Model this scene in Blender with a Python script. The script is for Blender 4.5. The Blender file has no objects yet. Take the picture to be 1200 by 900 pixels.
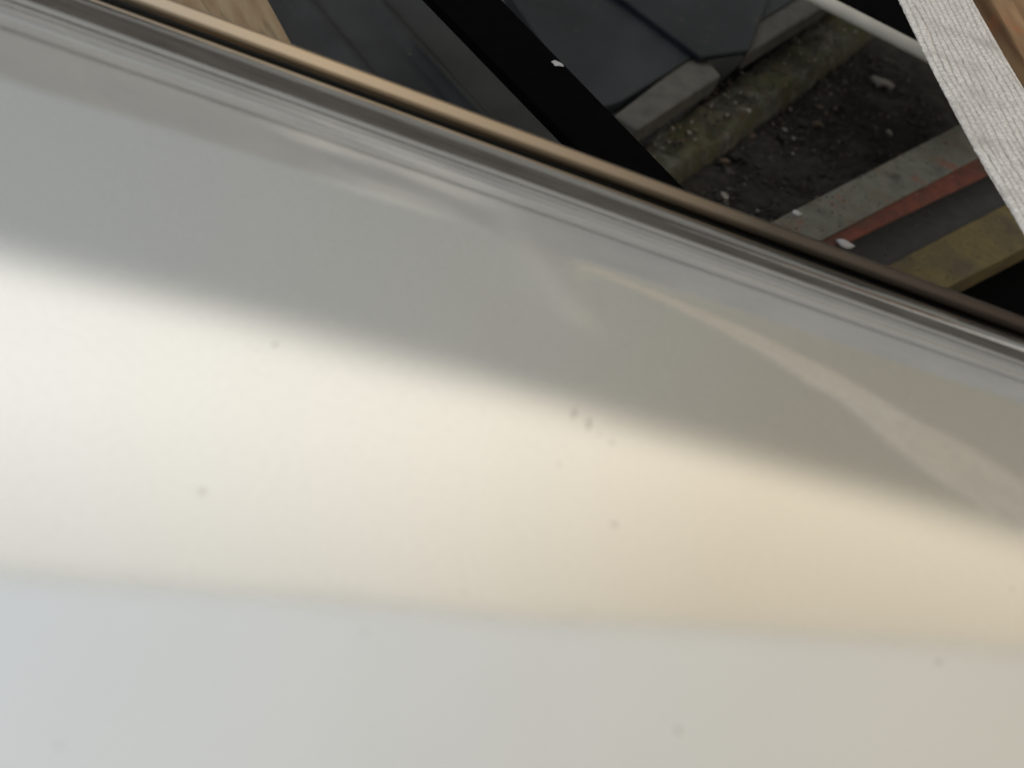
import bpy, bmesh, math, random
from mathutils import Vector, noise
random.seed(7)
S = bpy.context.scene
C = bpy.data.collections.new('yard'); S.collection.children.link(C)

# ------------------------------------------------------------ camera
FPX = 1287.0; PITCH = math.radians(45); ROLL = math.radians(20.15)
CAM = Vector((0.0, -0.523, 0.35))
F = Vector((0, math.cos(PITCH), -math.sin(PITCH)))
U0 = Vector((0, math.sin(PITCH), math.cos(PITCH)))
R0 = Vector((1, 0, 0))
RI = R0*math.cos(ROLL) + U0*math.sin(ROLL)      # image right
UI = -R0*math.sin(ROLL) + U0*math.cos(ROLL)     # image up
cd = bpy.data.cameras.new('camera'); cam = bpy.data.objects.new('camera', cd); C.objects.link(cam)
from mathutils import Matrix
cam.matrix_world = Matrix.Translation(CAM) @ Matrix((RI, UI, -F)).transposed().to_4x4()
cd.sensor_width = 36; cd.lens = 36*FPX/1200; cd.clip_start = .01; cd.clip_end = 3000
cd.dof.use_dof = True; cd.dof.focus_distance = .95; cd.dof.aperture_fstop = 5
S.camera = cam
# ------------------------------------------------------------ light
SUN = Vector((.30, -.85, .43)).normalized()
w = bpy.data.worlds.new('World'); S.world = w; w.use_nodes = True
nt = w.node_tree; bg = nt.nodes['Background']
sky = nt.nodes.new('ShaderNodeTexSky'); sky.sky_type = 'NISHITA'; sky.sun_disc = False
sky.sun_elevation = math.asin(SUN.z); sky.sun_rotation = math.atan2(SUN.x, SUN.y)
sky.dust_density = 3.0; sky.air_density = 1.0; sky.ozone_density = 1.0
# thin high cloud over the whole sky
tcw = nt.nodes.new('ShaderNodeTexCoord'); cn = nt.nodes.new('ShaderNodeTexNoise'); cn.inputs['Scale'].default_value = 1.6; cn.inputs['Detail'].default_value = 5
crp = nt.nodes.new('ShaderNodeMapRange'); crp.inputs[1].default_value = .3; crp.inputs[2].default_value = .7; crp.inputs[3].default_value = .84; crp.inputs[4].default_value = .97
mixw = nt.nodes.new('ShaderNodeMix'); mixw.data_type = 'RGBA'; 
sxw = nt.nodes.new('ShaderNodeSeparateXYZ'); nt.links.new(tcw.outputs['Generated'], sxw.inputs[0])
mrw = nt.nodes.new('ShaderNodeMapRange'); mrw.interpolation_type = 'SMOOTHSTEP'; mrw.inputs[1].default_value = -.9; mrw.inputs[2].default_value = .8; nt.links.new(sxw.outputs[0], mrw.inputs[0])
vw = nt.nodes.new('ShaderNodeMix'); vw.data_type = 'RGBA'; vw.inputs[6].default_value = (4.15, 4.42, 4.60, 1); vw.inputs[7].default_value = (3.5, 3.15, 2.5, 1)   # the cloud is warmer on the right
nt.links.new(mrw.outputs[0], vw.inputs[0]); nt.links.new(vw.outputs[2], mixw.inputs[7])
nt.links.new(tcw.outputs['Generated'], cn.inputs[0]); nt.links.new(cn.outputs[0], crp.inputs[0]); nt.links.new(crp.outputs[0], mixw.inputs[0])
nt.links.new(sky.outputs[0], mixw.inputs[6]); nt.links.new(mixw.outputs[2], bg.inputs[0]); bg.inputs[1].default_value = .13
sl = bpy.data.lights.new('sun', 'SUN'); so = bpy.data.objects.new('sun', sl); C.objects.link(so)
sl.energy = 1.85; sl.angle = math.radians(1.2); sl.color = (1, .90, .76)
so.rotation_euler = SUN.to_track_quat('Z', 'Y').to_euler(); so.location = (3, -8, 9)
S.view_settings.view_transform = 'Standard'; S.view_settings.look = 'None'
S.view_settings.exposure = 0.80; S.view_settings.gamma = 1

# ------------------------------------------------------------ helpers
def ray(px, py):
    return (F*FPX + RI*(px-600) + UI*(450-py)).normalized()
def on_z(px, py, z):
    d = ray(px, py); return CAM + d*((z-CAM.z)/d.z)
# cross-section of the sheet: level, then rolling over toward the far edge
S0 = .22
def slope(s):
    if s >= S0: return 0.0
    u = 1-max(s,0)/S0; return math.radians(5*u*u + 30*u**3.0)
ds = .0015; s = S0; z = 0.0; pts = [(1.3,0.0),(.9,0.0),(.6,0.0),(.4,0.0),(.3,0.0),(S0,0.0)]
while s > 0:
    z -= math.tan(slope(s-ds/2))*ds; s -= ds; pts.append((max(s,0), z))
EZ = z
def height(s):
    if s >= S0: return 0.0
    k = max(0, min(1, s/S0))*(len(pts)-6); i = len(pts)-1-int(k); return pts[i][1]
EA, EB = on_z(113, 0, EZ), on_z(1200, 399, EZ)       # far edge of the sheet
ED = (EB-EA).normalized(); EN = Vector((-ED.y, ED.x, 0))
EM = EA.lerp(EB, .5)
def bounce(px, py):
    d = ray(px, py); t = -CAM.z/d.z
    for _ in range(12):
        p = CAM+d*t; s = -(p-EM).dot(EN); t = (height(s)-CAM.z)/d.z
    a = slope(s); nrm = Vector((0,0,1))*math.cos(a)+EN*math.sin(a)
    return CAM+d*t, d-2*d.dot(nrm)*nrm, t
def mirror(px, py, dist):
    """point seen by reflection in the sheet, at this total path length"""
    p, e, t = bounce(px, py); return p + e*(dist-t)

def mat(name, col=(.5,.5,.5), rough=.6, metal=0.0, var=None, scale=20, detail=6, bump=0, bscale=200, lo=.35, hi=.65, stretch=(1,1,1), bdist=.001, rot=0):
    m = bpy.data.materials.new(name); m.use_nodes = True; n = m.node_tree; p = n.nodes['Principled BSDF']
    p.inputs['Base Color'].default_value = (*col, 1); p.inputs['Roughness'].default_value = rough; p.inputs['Metallic'].default_value = metal
    tc = n.nodes.new('ShaderNodeTexCoord'); mp = n.nodes.new('ShaderNodeMapping')
    n.links.new(tc.outputs['Object'], mp.inputs[0]); mp.inputs['Scale'].default_value = stretch; mp.inputs['Rotation'].default_value = (0,0,rot)
    m['mp'] = mp.name
    if var:
        t = n.nodes.new('ShaderNodeTexNoise'); t.inputs['Scale'].default_value = scale; t.inputs['Detail'].default_value = detail
        r = n.nodes.new('ShaderNodeValToRGB'); r.color_ramp.elements[0].position = lo; r.color_ramp.elements[1].position = hi
        r.color_ramp.elements[0].color = (*col, 1); r.color_ramp.elements[1].color = (*var, 1)
        n.links.new(mp.outputs[0], t.inputs[0]); n.links.new(t.outputs[0], r.inputs[0]); n.links.new(r.outputs[0], p.inputs['Base Color'])
    if bump:
        t = n.nodes.new('ShaderNodeTexNoise'); t.inputs['Scale'].default_value = bscale; t.inputs['Detail'].default_value = 5
        b = n.nodes.new('ShaderNodeBump'); b.inputs['Strength'].default_value = bump; b.inputs['Distance'].default_value = bdist
        n.links.new(mp.outputs[0], t.inputs[0]); n.links.new(t.outputs[0], b.inputs['Height']); n.links.new(b.outputs[0], p.inputs['Normal'])
    return m
def dull(*a, **k):
    m = mat(*a, **k); m.node_tree.nodes['Principled BSDF'].inputs['Specular IOR Level'].default_value = .2; return m
def layer(m, col, scale, lo, hi, detail=4, stretch=None, off=0):
    """another patch of colour of its own over material m"""
    n = m.node_tree; p = n.nodes['Principled BSDF']; bc = p.inputs['Base Color']
    mp = n.nodes.new('ShaderNodeMapping'); tc = n.nodes.new('ShaderNodeTexCoord'); n.links.new(tc.outputs['Object'], mp.inputs[0])
    if stretch: mp.inputs['Scale'].default_value = stretch
    mp.inputs['Location'].default_value = (off, off*.7, 0)
    t = n.nodes.new('ShaderNodeTexNoise'); t.inputs['Scale'].default_value = scale; t.inputs['Detail'].default_value = detail
    r = n.nodes.new('ShaderNodeMapRange'); r.inputs[1].default_value = lo; r.inputs[2].default_value = hi
    x = n.nodes.new('ShaderNodeMix'); x.data_type = 'RGBA'; x.inputs[7].default_value = (*col, 1)
    n.links.new(mp.outputs[0], t.inputs[0]); n.links.new(t.outputs[0], r.inputs[0]); n.links.new(r.outputs[0], x.inputs[0])
    if bc.is_linked: n.links.new(bc.links[0].from_socket, x.inputs[6])
    else: x.inputs[6].default_value = bc.default_value
    n.links.new(x.outputs[2], bc); return m

def link(name, verts, faces, m, parent=None, smooth=False, bevel=0, segs=2):
    me = bpy.data.meshes.new(name); bm = bmesh.new()
    vs = [bm.verts.new(v) for v in verts]
    for f in faces: bm.faces.new([vs[i] for i in f])
    bmesh.ops.recalc_face_normals(bm, faces=bm.faces)
    if bevel: bmesh.ops.bevel(bm, geom=list(bm.edges), offset=bevel, segments=segs, profile=.6, affect='EDGES', clamp_overlap=True)
    bm.to_mesh(me); bm.free(); me.materials.append(m)
    if smooth: me.polygons.foreach_set('use_smooth', [True]*len(me.polygons))
    o = bpy.data.objects.new(name, me); C.objects.link(o)
    if parent: o.parent = parent
    return o
def tag(o, label=None, cat=None, group=None, kind=None):
    for k, v in (('label', label), ('category', cat), ('group', group), ('kind', kind)):
        if v: o[k] = v
    return o
def empty(name, loc=(0,0,0)):
    o = bpy.data.objects.new(name, None); o.empty_display_size = .1; C.objects.link(o); o.location = loc; return o
def prism(top, dz):
    """closed prism under a polygon of 3D points, dz deep"""
    n = len(top); v = [Vector(p) for p in top] + [Vector(p)-Vector((0,0,dz)) for p in top]
    f = [list(range(n)), list(range(2*n-1, n-1, -1))] + [[i, (i+1)%n, n+(i+1)%n, n+i] for i in range(n)]
    return v, f
def slab(name, pix, z, dz, m, parent=None, bevel=.002, **k):
    v, f = prism([on_z(x, y, z) for x, y in pix], dz); return link(name, v, f, m, parent, bevel=bevel, **k)
def box(name, a, b, m, parent=None, bevel=0):
    x0,y0,z0 = a; x1,y1,z1 = b
    v, f = prism([(x0,y0,z1),(x1,y0,z1),(x1,y1,z1),(x0,y1,z1)], z1-z0); return link(name, v, f, m, parent, bevel=bevel)
def catmull(P, n):
    out = []
    Q = [P[0]*2-P[1]] + P + [P[-1]*2-P[-2]]
    for i in range(1, len(Q)-2):
        a,b,c,d = Q[i-1:i+3]
        for k in range(n):
            t = k/n; out.append(.5*((2*b)+(c-a)*t+(2*a-5*b+4*c-d)*t*t+(3*b-a-3*c+d)*t**3))
    out.append(P[-1]); return out
def tube(name, P, r, m, parent=None, seg=16):
    v = []; f = []
    for i, p in enumerate(P):
        t = (P[min(i+1,len(P)-1)]-P[max(i-1,0)]).normalized(); a = t.cross(Vector((0,0,1))).normalized(); b = a.cross(t)
        for k in range(seg):
            q = 2*math.pi*k/seg; v.append(p + a*math.cos(q)*r + b*math.sin(q)*r)
    for i in range(len(P)-1):
        for k in range(seg): f.append([i*seg+k, i*seg+(k+1)%seg, (i+1)*seg+(k+1)%seg, (i+1)*seg+k])
    f.append(list(range(seg))); f.append([(len(P)-1)*seg+k for k in range(seg)])
    return link(name, v, f, m, parent, smooth=True)
def blob(name, c, r, m, sc=(1,1,1), parent=None, rough=.35, sub=2, seed=0):
    bm = bmesh.new(); bmesh.ops.create_icosphere(bm, subdivisions=sub, radius=1)
    for v in bm.verts:
        d = 1+rough*noise.noise(v.co*1.3+Vector((seed*3.1, seed, 0))); v.co = Vector((v.co.x*sc[0], v.co.y*sc[1], v.co.z*sc[2]))*r*d + Vector(c)
    me = bpy.data.meshes.new(name); bm.to_mesh(me); bm.free(); me.materials.append(m)
    o = bpy.data.objects.new(name, me); C.objects.link(o)
    if parent: o.parent = parent
    return o

GZ = -.55
# ------------------------------------------------------------ materials
M = {}
M['sheet'] = mat('satin_steel', (.72,.72,.71), .085, 1.0)
n = M['sheet'].node_tree; p = n.nodes['Principled BSDF']
# gentle waviness of the sheet, and faint grain in the finish
tc = n.nodes.new('ShaderNodeTexCoord'); t1 = n.nodes.new('ShaderNodeTexNoise'); t1.inputs['Scale'].default_value = 5; t1.inputs['Detail'].default_value = 1
b1 = n.nodes.new('ShaderNodeBump'); b1.inputs['Strength'].default_value = .35; b1.inputs['Distance'].default_value = .0016
n.links.new(tc.outputs['Object'], t1.inputs[0]); n.links.new(t1.outputs[0], b1.inputs['Height'])
t2 = n.nodes.new('ShaderNodeTexNoise'); t2.inputs['Scale'].default_value = 900; t2.inputs['Detail'].default_value = 3
b2 = n.nodes.new('ShaderNodeBump'); b2.inputs['Strength'].default_value = .06; b2.inputs['Distance'].default_value = .0002
n.links.new(tc.outputs['Object'], t2.inputs[0]); n.links.new(t2.outputs[0], b2.inputs['Height']); n.links.new(b1.outputs[0], b2.inputs['Normal']); n.links.new(b2.outputs[0], p.inputs['Normal'])
t3 = n.nodes.new('ShaderNodeTexNoise'); t3.inputs['Scale'].default_value = 14; t3.inputs['Detail'].default_value = 8; r3 = n.nodes.new('ShaderNodeMapRange'); r3.inputs[3].default_value = .02; r3.inputs[4].default_value = .05
n.links.new(tc.outputs['Object'], t3.inputs[0]); n.links.new(t3.outputs[0], r3.inputs[0]); ra = n.nodes.new('ShaderNodeAttribute'); ra.attribute_name = 'rub'; rm = n.nodes.new('ShaderNodeMath'); rm.operation = 'MULTIPLY_ADD'; rm.inputs[1].default_value = .42   # a rubbed, duller streak along the crease
n.links.new(ra.outputs['Fac'], rm.inputs[0]); n.links.new(r3.outputs[0], rm.inputs[2]); n.links.new(rm.outputs[0], p.inputs['Roughness'])
# faint dust film, thicker in soft patches
t4 = n.nodes.new('ShaderNodeTexNoise'); t4.inputs['Scale'].default_value = 260; t4.inputs['Detail'].default_value = 8; r4 = n.nodes.new('ShaderNodeMapRange'); r4.inputs[1].default_value = .45; r4.inputs[2].default_value = .8; r4.inputs[3].default_value = 1; r4.inputs[4].default_value = .93
n.links.new(tc.outputs['Object'], t4.inputs[0]); n.links.new(t4.outputs[0], r4.inputs[0]); n.links.new(r4.outputs[0], p.inputs['Metallic'])
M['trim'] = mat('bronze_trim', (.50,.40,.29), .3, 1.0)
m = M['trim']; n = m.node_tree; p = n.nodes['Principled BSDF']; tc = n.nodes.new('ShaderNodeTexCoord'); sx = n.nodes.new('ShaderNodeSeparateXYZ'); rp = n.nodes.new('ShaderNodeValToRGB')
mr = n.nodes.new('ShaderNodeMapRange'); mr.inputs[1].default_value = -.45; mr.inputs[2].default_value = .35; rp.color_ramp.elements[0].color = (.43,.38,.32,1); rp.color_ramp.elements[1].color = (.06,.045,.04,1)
e = rp.color_ramp.elements.new(.35); e.color = (.55,.41,.27,1); e = rp.color_ramp.elements.new(.58); e.color = (.30,.23,.16,1); e = rp.color_ramp.elements.new(.74); e.color = (.09,.075,.06,1)  # bright-to-dark ramp along the trim stands in for its reflections
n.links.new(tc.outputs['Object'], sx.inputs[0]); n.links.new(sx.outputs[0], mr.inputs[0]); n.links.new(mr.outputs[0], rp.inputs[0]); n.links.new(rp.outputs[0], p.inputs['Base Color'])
M['gap_shade'] = mat('gap_black', (.012,.013,.012), .35)
def webbing(name, thin):
    m = mat(name, (.56,.525,.50), .85, var=(.80,.755,.72), scale=330, bump=.7, bscale=1500, bdist=.0004); n = m.node_tree; p = n.nodes['Principled BSDF']; bc = p.inputs['Base Color']
    at = n.nodes.new('ShaderNodeAttribute'); at.attribute_name = 'groove'; x = n.nodes.new('ShaderNodeMix'); x.data_type = 'RGBA'; x.inputs[7].default_value = (.13,.115,.105,1)  # grooves darkened in the colour, painted shade between the ribs
    n.links.new(bc.links[0].from_socket, x.inputs[6]); n.links.new(at.outputs['Fac'], x.inputs[0]); n.links.new(x.outputs[2], bc)
    if thin:   # the weave lets daylight through
        tr = n.nodes.new('ShaderNodeBsdfTranslucent'); tm = n.nodes.new('ShaderNodeMix'); tm.data_type = 'RGBA'; tm.inputs[6].default_value = (.99,.96,.91,1); tm.inputs[7].default_value = (.38,.36,.34,1); n.links.new(at.outputs['Fac'], tm.inputs[0]); n.links.new(tm.outputs[2], tr.inputs[0]); mx = n.nodes.new('ShaderNodeMixShader'); mx.inputs[0].default_value = thin
        n.links.new(p.outputs[0], mx.inputs[1]); n.links.new(tr.outputs[0], mx.inputs[2]); n.links.new(mx.outputs[0], n.nodes['Material Output'].inputs[0])
    return m
M['webbing'] = webbing('white_webbing', 0); layer(M['webbing'], (.40,.37,.33), 28, .52, .85, detail=6); M['thin_webbing'] = webbing('thin_white_webbing', .98)
M['timber'] = mat('weathered_timber', (.20,.13,.07), .8, var=(.29,.225,.14), scale=90, stretch=(1,.12,1), bump=.7, bscale=120, bdist=.002, rot=0)
layer(M['timber'], (.07,.045,.025), 90, .56, .68, stretch=(1,.1,1))
M['timber_red'] = mat('brown_timber', (.16,.08,.035), .75, var=(.36,.22,.11), scale=50, stretch=(1,.12,1), bump=.6, bscale=120, bdist=.002)
layer(M['timber_red'], (.35,.11,.03), 14, .55, .7)
M['black'] = mat('black_paint', (.0008,.0008,.001), .9, var=(.0016,.0016,.002), scale=60); M['black'].node_tree.nodes['Principled BSDF'].inputs['Specular IOR Level'].default_value = .03
M['slate'] = dull('slate_paint', (.008,.011,.014), .45, var=(.017,.021,.026), scale=9, bump=.2, bscale=60)
M['slate2'] = dull('dark_sheet', (.014,.015,.017), .4, var=(.028,.030,.033), scale=12, bump=.15, bscale=60)
layer(M['slate'], (.035,.04,.047), 7, .5, .8, detail=9, stretch=(1,.25,1)); layer(M['slate'], (.05,.04,.03), 45, .66, .74, detail=8, off=2)
layer(M['slate2'], (.035,.037,.04), 9, .5, .8, detail=9, off=4); layer(M['slate2'], (.06,.055,.05), 60, .68, .74, off=8)
M['greyedge'] = mat('grey_edge', (.05,.048,.043), .7, var=(.078,.075,.067), scale=40, bump=.3, bscale=200)
M['moss'] = mat('mossy_stone', (.03,.03,.024), .95, var=(.12,.118,.095), scale=45, bump=1, bscale=150, bdist=.006)
layer(M['moss'], (.062,.06,.024), 18, .42, .66); layer(M['moss'], (.06,.035,.015), 30, .6, .75, off=3)
M['soil'] = mat('dark_soil', (.006,.0055,.005), .95, var=(.024,.019,.015), scale=70, bump=1, bscale=180, bdist=.008)
M['stones'] = [mat('stone_dark', (.018,.015,.012), .9), mat('stone_grey', (.05,.044,.038), .9), mat('stone_brown', (.09,.06,.04), .85), mat('stone_pale', (.22,.205,.18), .8)]
M['grey_paint'] = mat('worn_grey_green_paint', (.085,.088,.072), .6, var=(.115,.115,.098), scale=60, bump=.2, bscale=200)
layer(M['grey_paint'], (.15,.045,.028), 30, .58, .74, detail=8); layer(M['grey_paint'], (.03,.028,.024), 16, .56, .74, detail=9, off=9); layer(M['grey_paint'], (.10,.075,.05), 20, .55, .75, off=5)
M['red'] = mat('red_lead_paint', (.06,.010,.004), .7, var=(.12,.022,.008), scale=50, bump=.3, bscale=150)
layer(M['red'], (.04,.02,.013), 18, .52, .72)
M['asphalt'] = mat('dark_floor', (.034,.033,.034), .8, var=(.045,.043,.043), scale=60, bump=.5, bscale=500)
M['olive'] = mat('olive_paint', (.085,.062,.018), .7, var=(.12,.088,.026), scale=70, bump=.4, bscale=300)
layer(M['olive'], (.045,.035,.02), 14, .48, .7, detail=9)
M['pipe'] = mat('white_plastic', (.56,.53,.47), .45, var=(.48,.455,.40), scale=30)
M['chip'] = mat('white_chip', (.40,.39,.40), .7)
M['concrete'] = mat('yard_concrete', (.22,.22,.21), .9, var=(.30,.29,.28), scale=4, bump=.4, bscale=80)
M['dirt'] = mat('dirt', (.22,.18,.15), .8); M['dirt'].node_tree.nodes['Principled BSDF'].inputs['Alpha'].default_value = .15
# render of the house: bluish white to ochre ramp, cool-to-warm reflected light put into the colour
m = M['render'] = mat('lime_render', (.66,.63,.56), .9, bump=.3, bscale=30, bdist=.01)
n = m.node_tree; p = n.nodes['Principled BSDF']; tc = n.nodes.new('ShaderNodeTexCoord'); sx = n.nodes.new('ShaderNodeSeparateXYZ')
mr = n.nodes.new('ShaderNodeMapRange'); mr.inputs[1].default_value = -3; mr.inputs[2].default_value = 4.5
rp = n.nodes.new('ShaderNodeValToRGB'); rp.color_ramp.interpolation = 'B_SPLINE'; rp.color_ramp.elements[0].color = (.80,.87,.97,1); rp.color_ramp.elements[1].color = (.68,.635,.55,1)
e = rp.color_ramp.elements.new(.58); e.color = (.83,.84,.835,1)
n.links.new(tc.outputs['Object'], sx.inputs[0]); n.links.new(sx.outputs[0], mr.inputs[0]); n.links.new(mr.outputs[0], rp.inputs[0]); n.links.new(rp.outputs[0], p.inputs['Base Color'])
M['brick'] = mat('brown_brick', (.16,.10,.07), .9, var=(.24,.16,.11), scale=6)
M['limewash'] = mat('limewash', (.6,.58,.54), .9, var=(.68,.66,.62), scale=1)
M['plinth'] = mat('plinth_stone', (.13,.12,.115), .9, var=(.20,.19,.18), scale=2)
M['dim_band'] = mat('grey_dim_band', (.64,.65,.67), .9, var=(.72,.725,.735), scale=1.5)  # darker wall tone that dims the sheet's reflection near the rim
M['cream'] = mat('cream_paint', (.9,.80,.62), .5)
M['roof'] = mat('grey_roof', (.30,.30,.30), .8, var=(.36,.36,.35), scale=3)
M['timber_dark'] = mat('stained_boards', (.06,.045,.035), .8)

# ------------------------------------------------------------ ground
g = link('ground', [(-60,-60,GZ),(60,-60,GZ),(60,60,GZ),(-60,60,GZ)], [[0,1,2,3]], M['concrete']); tag(g, kind='structure')

# ------------------------------------------------------------ unseen house and sun-blocking wall, added for the sheet's reflections
WN = Vector((-.31,.951,0)).normalized(); WD = 5.5
WT = Vector((WN.y, -WN.x, 0))                       # along the wall, to the right
def on_wall(px, py):
    q, e, t = bounce(px, py); s = (WD-q.dot(WN))/e.dot(WN); return q+e*s
top = sum(on_wall(x,y).z for x,y in ((0,650),(600,700),(1200,760)))/3
ha = math.atan2(WT.y, WT.x)
house = empty('unseen_house', WN*WD + Vector((0,0,GZ))); house.rotation_euler = (0,0,ha)
tag(house, 'unseen rendered house added across the yard, its sunlit upper wall reflected in the sheet', 'house')
H = top-GZ-.72
print('wall top', top)
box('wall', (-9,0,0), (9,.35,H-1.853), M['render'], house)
zd = on_wall(660,296).z-GZ; hinv = (Matrix.Translation(house.location) @ Matrix.Rotation(ha,4,'Z')).inverted(); box('dim_band', (-9,-.02,1.3), (9,0,zd), M['dim_band'], house); print('dim_band', zd)  # darker band added on the wall to dim the reflection near the rim
box('plinth', (-9,-.06,0), (9,0,1.35), M['plinth'], house)
for z, h_, mm in ((1.5,.05,'render'), (1.68,.10,'plinth'), (2.0,.04,'roof'), (2.35,.09,'render'), (2.85,.05,'roof')): box('string_course', (-9,-.05,z), (9,0,z+h_), M[mm], house)  # courses added to streak the reflection in the rolled edge
v = []; f = []; NC = 14; RC = 4.6  # cove shaped so the sunlit band fades out in the reflection
for i in range(NC+1):
    a = math.radians(26)*i/NC; yy = -RC*(1-math.cos(a)); zc = H-1.85+RC*math.sin(a)
    for x in (-9,9): v.append((x, yy, zc))
ztop = zc; ytop = yy
for i in range(NC): f.append([2*i,2*i+1,2*i+3,2*i+2])
v += [(-9,.35,ztop),(9,.35,ztop),(-9,.35,H-1.85),(9,.35,H-1.85)]
f += [[2*NC,2*NC+1,2*NC+3,2*NC+2],[2*NC+2,2*NC+3,2*NC+5,2*NC+4],[2*NC+4,2*NC+5,1,0],[2*i for i in range(NC+3)],[2*i+1 for i in range(NC+3)][::-1]]
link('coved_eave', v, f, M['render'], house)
link('cornice', *prism([(-9.1,ytop+.01,ztop+.1),(9.1,ytop+.01,ztop+.1),(9.1,.6,ztop+.1),(-9.1,.6,ztop+.1)], .097), M['roof'], house)
# shadow line on the wall -> slanting top of an unseen wall added to block the sun
P0, P1 = on_wall(0,300), on_wall(1200,624)
T = 24.0; dr = (P1-P0).normalized()
A = P0-dr*7+SUN*T; B = P1+dr*7+SUN*T
print('occluder', A, B)
back = Vector((-SUN.x, -SUN.y, 0)).normalized()*-.3
gaps = []      # slits cut in the added wall to throw sun streaks on the house
for (ax, ay), (bx_, by_), wd in (((330,118),(590,232),.10), ((330,150),(440,186),.13), ((420,176),(585,244),.13), ((385,203),(520,248),.09), ((150,82),(330,138),.04)):
    a_, b_ = on_wall(ax, ay)+SUN*T, on_wall(bx_, by_)+SUN*T; o_ = Vector((0,0,wd/2)); gaps.append([a_-o_, b_-o_, b_+o_, a_+o_]); print('gap', a_-SUN*T, b_-SUN*T)
from mathutils.geometry import tessellate_polygon
uu = (B-A); uu.z = 0; uu.normalize()
outer = [Vector((A.x,A.y,GZ)), Vector((B.x,B.y,GZ)), B, A]
flat = [[Vector(((q-A).dot(uu), q.z, 0)) for q in loop] for loop in [outer]+gaps]
tri = tessellate_polygon(flat)
pv = [Vector((A.x,A.y,0))+uu*q.x+Vector((0,0,q.y)) for loop in flat for q in loop]
bn = link('sun_blocker', pv, [list(t) for t in tri], M['limewash']); so_ = bn.modifiers.new('t','SOLIDIFY'); so_.thickness = .05
tag(bn, 'limewashed wall added behind the camera to block the sun, with a slanting top edge', 'sun_blocker')

# ------------------------------------------------------------ the steel sheet
panel = empty('steel_panel', EM+Vector((0,0,-EZ))); panel.rotation_euler = (0,0,math.atan2(ED.y,ED.x))
PI_ = (Matrix.Translation(panel.location) @ panel.rotation_euler.to_matrix().to_4x4()).inverted()
tag(panel, 'large satin steel sheet with a rolled far edge, filling most of the picture', 'metal sheet')
# rolled nose under the edge
ang = slope(0); r = .004; cx = 0 - math.sin(ang)*r; 
z0 = EZ; cz = z0 - math.cos(ang)*r
for k in range(1, 12):
    a = ang + math.radians(150)*k/11; pts.append((-(cx+math.sin(a)*r), cz+math.cos(a)*r))
EZ = z0
pts = [(1.3,0.0),(.9,0.0),(.6,0.0)] + [(.5-.004*i,0.0) for i in range(int((.5-S0)/.004))] + pts[5:]
xs = [-1.4+.1*i for i in range(10)] + [-.45+.004*i for i in range(226)] + [.5+.1*i for i in range(10)]; nx = len(xs)-1; rub = []
CA, CB = PI_ @ on_z(592,262,0), PI_ @ on_z(728,430,0); CA.z = CB.z = 0; CL = (CB-CA).length; CDv = (CB-CA)/CL; CN = Vector((-CDv.y, CDv.x, 0))
def crease(x, y):
    q = Vector((x,y,0))-CA; t = q.dot(CDv)/CL; n_ = q.dot(CN)
    return .00060*math.exp(-(n_/.014)**2)*math.exp(-((t-.38)/.32)**4) - .00035*math.exp(-((n_+.03)/.02)**2)*math.exp(-((t-.4)/.3)**2)
v = []; f = []
for x in xs:
    for (q, zz) in pts:
        qq = Vector((x,-q,0))-CA; t_ = qq.dot(CDv)/CL; n_ = qq.dot(CN)
        rub.append(.62*max(0, 1-.75*t_)*math.exp(-((n_-.004)/.013)**2)*math.exp(-((t_-.42)/.5)**4)); v.append((x, -q, zz+(crease(x,-q) if abs(x)<.4 and q < .45 else 0)))
k = len(pts)
for i in range(nx):
    for j in range(k-1): f.append([i*k+j, (i+1)*k+j, (i+1)*k+j+1, i*k+j+1])
sk = link('sheet_face', v, f, M['sheet'], panel, smooth=True)
at_ = sk.data.attributes.new('rub', 'FLOAT', 'POINT'); at_.data.foreach_set('value', rub)
sol = sk.modifiers.new('thickness', 'SOLIDIFY'); sol.thickness = .0012; sol.offset = -1
print('edge z', EZ)
# black tube painting the shaded gap, and rounded trim, along the edge; located by where the photograph shows them
def edge_line(px0, py0, px1, py1, z):
    a, b = on_z(px0,py0,z), on_z(px1,py1,z); d = (b-a).normalized(); return [a+d*(t) for t in (-1.3,-.8,-.4,0,.25,.5,.75,1.0,1.4,2.0)]
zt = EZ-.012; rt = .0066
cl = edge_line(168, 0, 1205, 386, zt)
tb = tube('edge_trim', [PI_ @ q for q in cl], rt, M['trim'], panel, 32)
cl2 = edge_line(143, 0, 1200, 390, zt-.005)
sb = tube('gap_shade', [PI_ @ q for q in cl2], .0055, M['gap_shade'], panel, 16)

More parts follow.
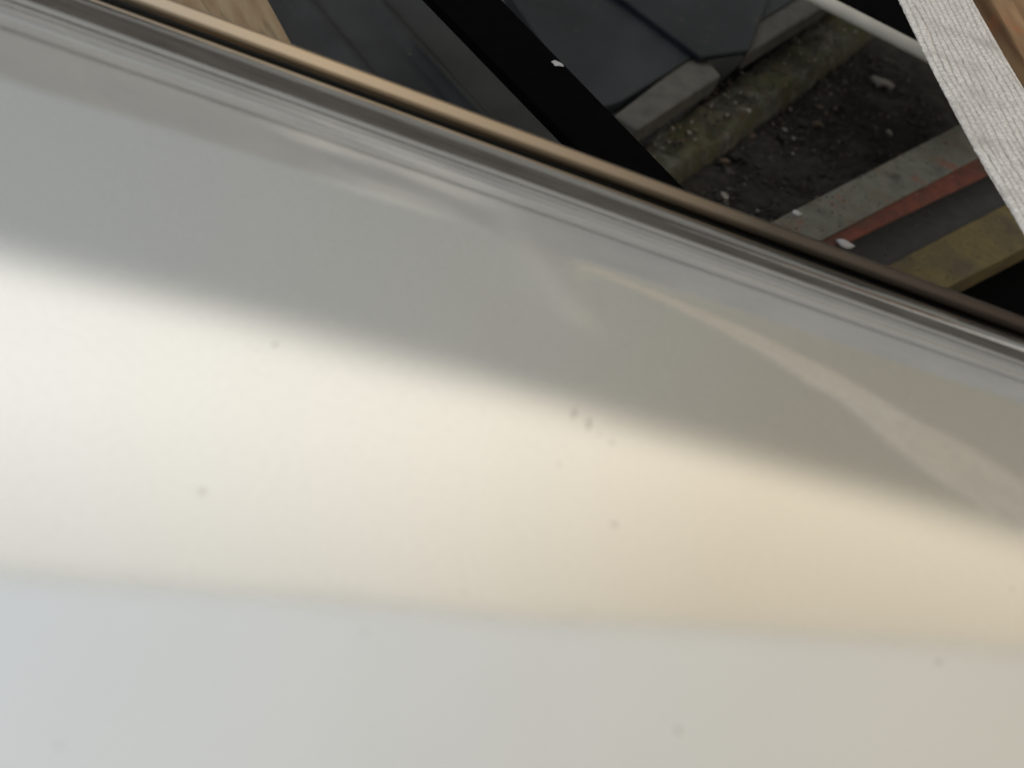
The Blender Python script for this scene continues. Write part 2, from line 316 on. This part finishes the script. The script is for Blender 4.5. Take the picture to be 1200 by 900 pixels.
# ------------------------------------------------------------ strap
def strap(P, width, ups, step_n, m, ribs=13):
    path = catmull(P, step_n); nU = 90; v = []; f = []; gr = []
    L = 0
    for i, p in enumerate(path):
        t = (path[min(i+1,len(path)-1)]-path[max(i-1,0)]).normalized()
        k = i/step_n; j = min(int(k), len(ups)-2); up = ups[j].lerp(ups[j+1], k-j)
        a = t.cross(up).normalized(); b = a.cross(t).normalized()
        if i: L += (p-path[i-1]).length
        for side in (1,-1):
            for q in range(nU+1):
                u = q/nU if side == 1 else 1-q/nU
                x = (u-.5)*width
                wob = .55*noise.noise(Vector((u*6, L*13, 3)))+.12*noise.noise(Vector((u*14, L*110, 9)))
                rr = abs(math.sin(math.pi*(u*ribs+wob)))**.7
                h = .0021*rr + (.00012+.00012*noise.noise(Vector((u*30,L*60,1))))*math.sin(L*2*math.pi/.0035 + (math.pi if int(u*ribs+wob)%2 else 0)) + .0005*noise.noise(Vector((u*70, L*300, 0)))
                e = 1-abs(2*u-1)**16
                fr = .0009*noise.noise(Vector((L*220, side, 7)))*(1-e)
                gr.append(max(0, 1-rr/.62)*(.7+.5*noise.noise(Vector((u*20, L*90, 5))))); v.append(p + a*(x+fr) + b*side*(.0012*e + h*e))
    n2 = 2*(nU+1)
    for i in range(len(path)-1):
        for q in range(n2): f.append([i*n2+q, i*n2+(q+1)%n2, (i+1)*n2+(q+1)%n2, (i+1)*n2+q])
    o = link('webbing_strap', v, f, m, smooth=True); at = o.data.attributes.new('groove', 'FLOAT', 'POINT'); at.data.foreach_set('value', gr); return o
zs = -.03
Z = Vector((0,0,1))
P = [on_z(1007,-180,zs), on_z(1052,-90,zs), on_z(1097,0,zs), on_z(1143,87,zs), on_z(1199,185,zs), on_z(1256,275,zs), on_z(1320,380,zs)]
st = strap(P, .086, [Z]*7, 90, M['webbing'])
tag(st, 'white woven webbing strap with ribs along it, stretched over brown timber at upper right', 'strap')
# second leg, rising over the sheet to the house wall: seen only as the pale reflected band
QP = [(600,270,5.4),(640,290,4.4),(700,315,3.1),(804,359,2.0),(908,410,1.55),(1000,464,1.36),(1060,503,1.22),(1155,563,1.14),(1300,650,1.0)]
Q = [mirror(*q) for q in QP]; QU = [(-bounce(q[0],q[1])[1].normalized()*(.5+2.5*max(0, (950-q[0])/400))-Vector((0,0,.7))).normalized() for q in QP]
st2 = strap(Q, .074, QU, 40, M['thin_webbing'], 10)
st2.name = 'webbing_strap'; tag(st2, 'white webbing strap running from overhead to the house wall, reflected in the sheet', 'strap')

# ------------------------------------------------------------ timbers beside the sheet
def timber(pix, z, dz, m, label):
    # object origin at first point, local y along the grain
    W = [on_z(x,y,z) for x,y in pix]; d = (W[1]-W[0]); ang = math.atan2(d.y,d.x)-math.pi/2
    o = link('timber_beam', *prism([(Matrix.Rotation(-ang,3,'Z') @ (q-W[0])) for q in W], dz), m, bevel=.0025)
    o.location = W[0]; o.rotation_euler = (0,0,ang); return tag(o, label, 'timber')
timber([(377,115),(285,-55),(60,-55),(170,115)], -.085, .022, M['timber'], 'pale brown weathered timber behind the trim at upper left')
timber([(1215,98),(1110,-100),(1300,-100),(1400,98)], -.045, .03, M['timber_red'], 'brown timber with a rusty stain, right of the white strap')

# ------------------------------------------------------------ left: dark sheets and black beam
sh = empty('ribbed_sheet', on_z(450,60,-.30)); tag(sh, 'dark grey ribbed metal sheet between the pale timber and the black beam', 'metal sheet')
zz = -.30
a = on_z(470,-80,zz); b = on_z(800,255,zz); d = (b-a).normalized(); nrm = Vector((-d.y, d.x, 0))
v = []; f = []; NN = 60
for i in range(NN+1):
    u = -.42+.42*i/NN
    ph = (u % .085)/.085; h = .010*max(0, 1-abs(ph-.5)/.16)**.6
    for t in (-.8, 1.4): v.append(a + d*t + nrm*u + Vector((0,0,h)) - sh.location)
for i in range(NN): f.append([2*i,2*i+1,2*i+3,2*i+2])
o = link('sheet_face', v, f, M['slate2'], sh, smooth=True); s_ = o.modifiers.new('t','SOLIDIFY'); s_.thickness = .002

bb = slab('black_beam', [(430,-80),(511,-80),(850,270),(772,270)], -.20, .012, M['black']); 
bb = bb
tag(bb, 'matt black steel beam slanting down behind the trim, with a small white chip on it', 'beam')

pl = empty('metal_cover', on_z(760,60,-.42)); tag(pl, 'slate grey metal cover with a paler strip along its edge, right of the black beam', 'cover')
def sub(name, pix, z, dz, m, root, **k):
    o = slab(name, pix, z, dz, m, None, **k); o.parent = root; o.matrix_parent_inverse = Matrix.Translation(-root.location); return o
sub('cover_plate', [(560,-60),(690,130),(728,118),(818,62),(880,30),(945,-10),(985,-60)], -.415, .02, M['slate'], pl)
sub('edge_strip', [(720,135),(747,152),(845,88),(818,58)], -.42, .03, M['greyedge'], pl, bevel=.004)
sub('edge_strip', [(874,64),(968,6),(1040,-60),(960,-60),(885,22)], -.42, .03, M['greyedge'], pl, bevel=.004)
sub('upper_plate', [(630,-60),(733,0),(822,66),(878,58),(888,30),(905,-10),(905,-60)], -.405, .01, M['slate'], pl, bevel=.003)

# ------------------------------------------------------------ kerb, soil, gravel
def rough_grid(name, pix4, z, amp, m, nu=90, nv=24, dz=.08, fs=30):
    c = [on_z(x,y,z) for x,y in pix4]; v = []; f = []
    for i in range(nu+1):
        for j in range(nv+1):
            u, w_ = i/nu, j/nv; p = c[0].lerp(c[1],u).lerp(c[3].lerp(c[2],u), w_)
            e = min(1, min(w_,1-w_)*6)**.5
            h = amp*(noise.fractal(p*fs, 1, 2, 4)) + amp*.8*noise.noise(p*fs*.3)
            v.append(p+Vector((0,0,h*e-dz*(1-e)*.5)))
    for i in range(nu):
        for j in range(nv): a = i*(nv+1)+j; f.append([a,a+1,a+nv+2,a+nv+1])
    return link(name, v, f, m, smooth=True)
kb = rough_grid('kerb', [(690,205),(1050,-50),(1110,-30),(735,250)], -.475, .015, M['moss']); tag(kb, 'mossy stone kerb along the edge of the slate grey cover', 'kerb')
sg = rough_grid('soil', [(600,320),(1080,-120),(1420,60),(1000,430)], -.515, .012, M['soil'], 120, 120, 0, 22); tag(sg, kind='structure')
# gravel: four shades, one object
rnd = random.Random(3)
_b = bmesh.new(); bmesh.ops.create_icosphere(_b, subdivisions=1, radius=1); IV = [v.co.copy() for v in _b.verts]; IF = [[v.index for v in f.verts] for f in _b.faces]; _b.free()
SH = []
for k in range(14):
    sc = Vector((rnd.uniform(.8,1.6), rnd.uniform(.7,1.1), rnd.uniform(.4,.8)))
    SH.append([Vector((q.x*sc.x,q.y*sc.y,q.z*sc.z))*(1+.4*noise.noise(q*1.5+Vector((k*7.7,0,0)))) for q in IV])
GV, GF, GM = [], [], []
def add_stone(c, r, mi):
    q = Matrix.Rotation(rnd.uniform(0,6.28),3,'Z') @ Matrix.Rotation(rnd.uniform(-.6,.6),3,'X'); n0 = len(GV)
    GV.extend((q @ p)*r + c for p in SH[rnd.randrange(14)]); GF.extend([[n0+i for i in f] for f in IF]); GM.extend([mi]*len(IF))
for i in range(6500):
    u, w_ = rnd.random(), rnd.random()**1.25
    px = 745+ (1010-745)*u + w_*(1160-1010) ; py = 192+(22-192)*u + w_*178
    c = on_z(px, py, -.512); r = rnd.uniform(.001,.0034) if rnd.random()<.94 else rnd.uniform(.004,.008)
    pale = math.exp(-w_*4)
    x = rnd.random(); mi = 0
    if x < .06+.16*pale: mi = 1
    elif x < .10+.26*pale: mi = 2
    elif x < .108+.31*pale: mi = 3
    if mi == 3: r *= .8
    add_stone(c+Vector((0,0,rnd.uniform(-.002,.004)+(.018 if w_ < .03 else 0))), r, mi)
for i in range(260):   # crumbs that lie on the kerb
    u = rnd.random(); w_ = rnd.random(); c = on_z(738+(985-738)*u+25*w_, 168+(10-168)*u+35*w_, -.468)
    add_stone(c, rnd.uniform(.001,.0038), rnd.choice((0,1,1,2,3)))
for i in range(420):   # grit kicked onto the channel, the strip and the board
    u = rnd.random(); k_ = rnd.choice((0,0,1,2)); w_ = rnd.random()**1.5
    if k_ == 0: c = on_z(900+220*u+30*w_, 264-117*u+42*w_, -.4195)
    elif k_ == 1: c = on_z(985+150*u+40*w_, 290-70*u+45*w_, -.4695)
    else: c = on_z(1050+150*u+30*w_, 310-72*u+35*w_, -.4545)
    add_stone(c, rnd.uniform(.0004,.0014), rnd.choice((1,1,2,2,0,1,3)))
me = bpy.data.meshes.new('gravel'); me.from_pydata(GV, [], GF); me.polygons.foreach_set('material_index', GM)
for m in M['stones']: me.materials.append(m)
gv = bpy.data.objects.new('gravel', me); C.objects.link(gv); tag(gv, 'dark gravel and crumbs scattered over black soil beside the mossy kerb', 'gravel', kind='stuff')

# ------------------------------------------------------------ painted steel, strip and board at lower right of the gap
ch = empty('painted_channel', on_z(1010,230,-.45)); tag(ch, 'worn grey-green steel channel with a bright red flange, under the edge of the sheet', 'steel channel')
sub('grey_face', [(840,293),(1250,80),(1250,130),(858,336)], -.42, .005, M['grey_paint'], ch, bevel=.003)
sub('red_flange', [(880,325),(1250,122),(1250,160),(880,338)], -.424, .006, M['red'], ch, bevel=.005)
fs = slab('floor_strip', [(860,350),(1250,140),(1250,212),(930,375)], -.47, .03, M['asphalt']); tag(fs, 'dark charcoal rubber strip between the red flange and the olive board', 'rubber strip')
ob = slab('painted_board', [(930,368),(1330,160),(1330,225),(1000,392)], -.455, .04, M['olive'], bevel=.003); tag(ob, 'dull olive yellow painted board, nearest the lower right of the gap', 'board')
bk = slab('void_sheet', [(900,440),(1350,205),(1350,500),(1000,560)], -.49, .01, M['black']); tag(bk, 'black sheet put in for the dark void below the olive board', 'mat')  # black sheet paints the dark void beyond the board
b2_ = slab('black_slab', [(975,-60),(962,-30),(1000,20),(1090,62),(1200,110),(1200,-60)], -.30, .008, M['black']); tag(b2_, 'flat black slab above the thin white pipe, beside the white strap', 'box')  # thin plain black slab beside the strap

pp = tube('white_pipe', catmull([on_z(800,-82,-.22), on_z(1024,32,-.22), on_z(1240,143,-.22)], 8), .0085, M['pipe']); tag(pp, 'thin white plastic pipe passing under the white strap', 'pipe')

# loose bits
tag(blob('paint_chip', on_z(652,75,-.199)+Vector((0,0,.001)), .0055, M['chip'], (1.1,.8,.3), seed=4, rough=.8), 'small white paint chip on the black beam', 'paint chip')
tag(blob('pebble', on_z(990,286,-.42), .0095, M['chip'], (1.2,.7,.5), seed=2), 'white oval pebble on the charcoal strip below the red flange', 'pebble')
tag(blob('pebble', on_z(933,250,-.419)+Vector((0,0,.001)), .005, M['chip'], (1.2,1,.5), seed=5, rough=.7), 'small pale crumb on the grey-green channel', 'pebble')
tag(blob('pebble', on_z(1035,97,-.505), .012, M['stones'][3], (1.7,.6,.5), seed=8, rough=.7), 'pale elongated stone chip in the gravel below the white pipe', 'pebble')
tag(blob('pebble', on_z(803,182,-.505), .016, M['stones'][3], (.8,1.1,.6), seed=9, rough=.7), 'pale lump of stone where the kerb meets the black beam', 'pebble')

# dirt on the sheet
rs = random.Random(11)
for i, (px, py, r, sx_, sy_) in enumerate([(rs.uniform(20,1180), 380+rs.random()**.8*500, rs.uniform(.0003,.0007), rs.uniform(.7,1.6), rs.uniform(.7,1.6)) for _ in range(6)]+[(673,484,.0018,.8,1.9),(690,496,.0022,.7,1.9),(717,519,.0010,1,1.5),(237,576,.0016,1,1),(720,615,.0014,1.2,1),(1100,776,.0014,.8,1.3),(795,856,.0014,1,1),(323,403,.0012,1,1.4),(1186,690,.0008,1,1),(1116,755,.0006,1,1),(655,545,.0008,1,1),(428,742,.0008,1,1)]):
    c = on_z(px, py, 0); o = blob('dirt_speck', PI_ @ c, r, M['dirt'], (sx_,sy_,.08), panel, rough=.5, seed=i)
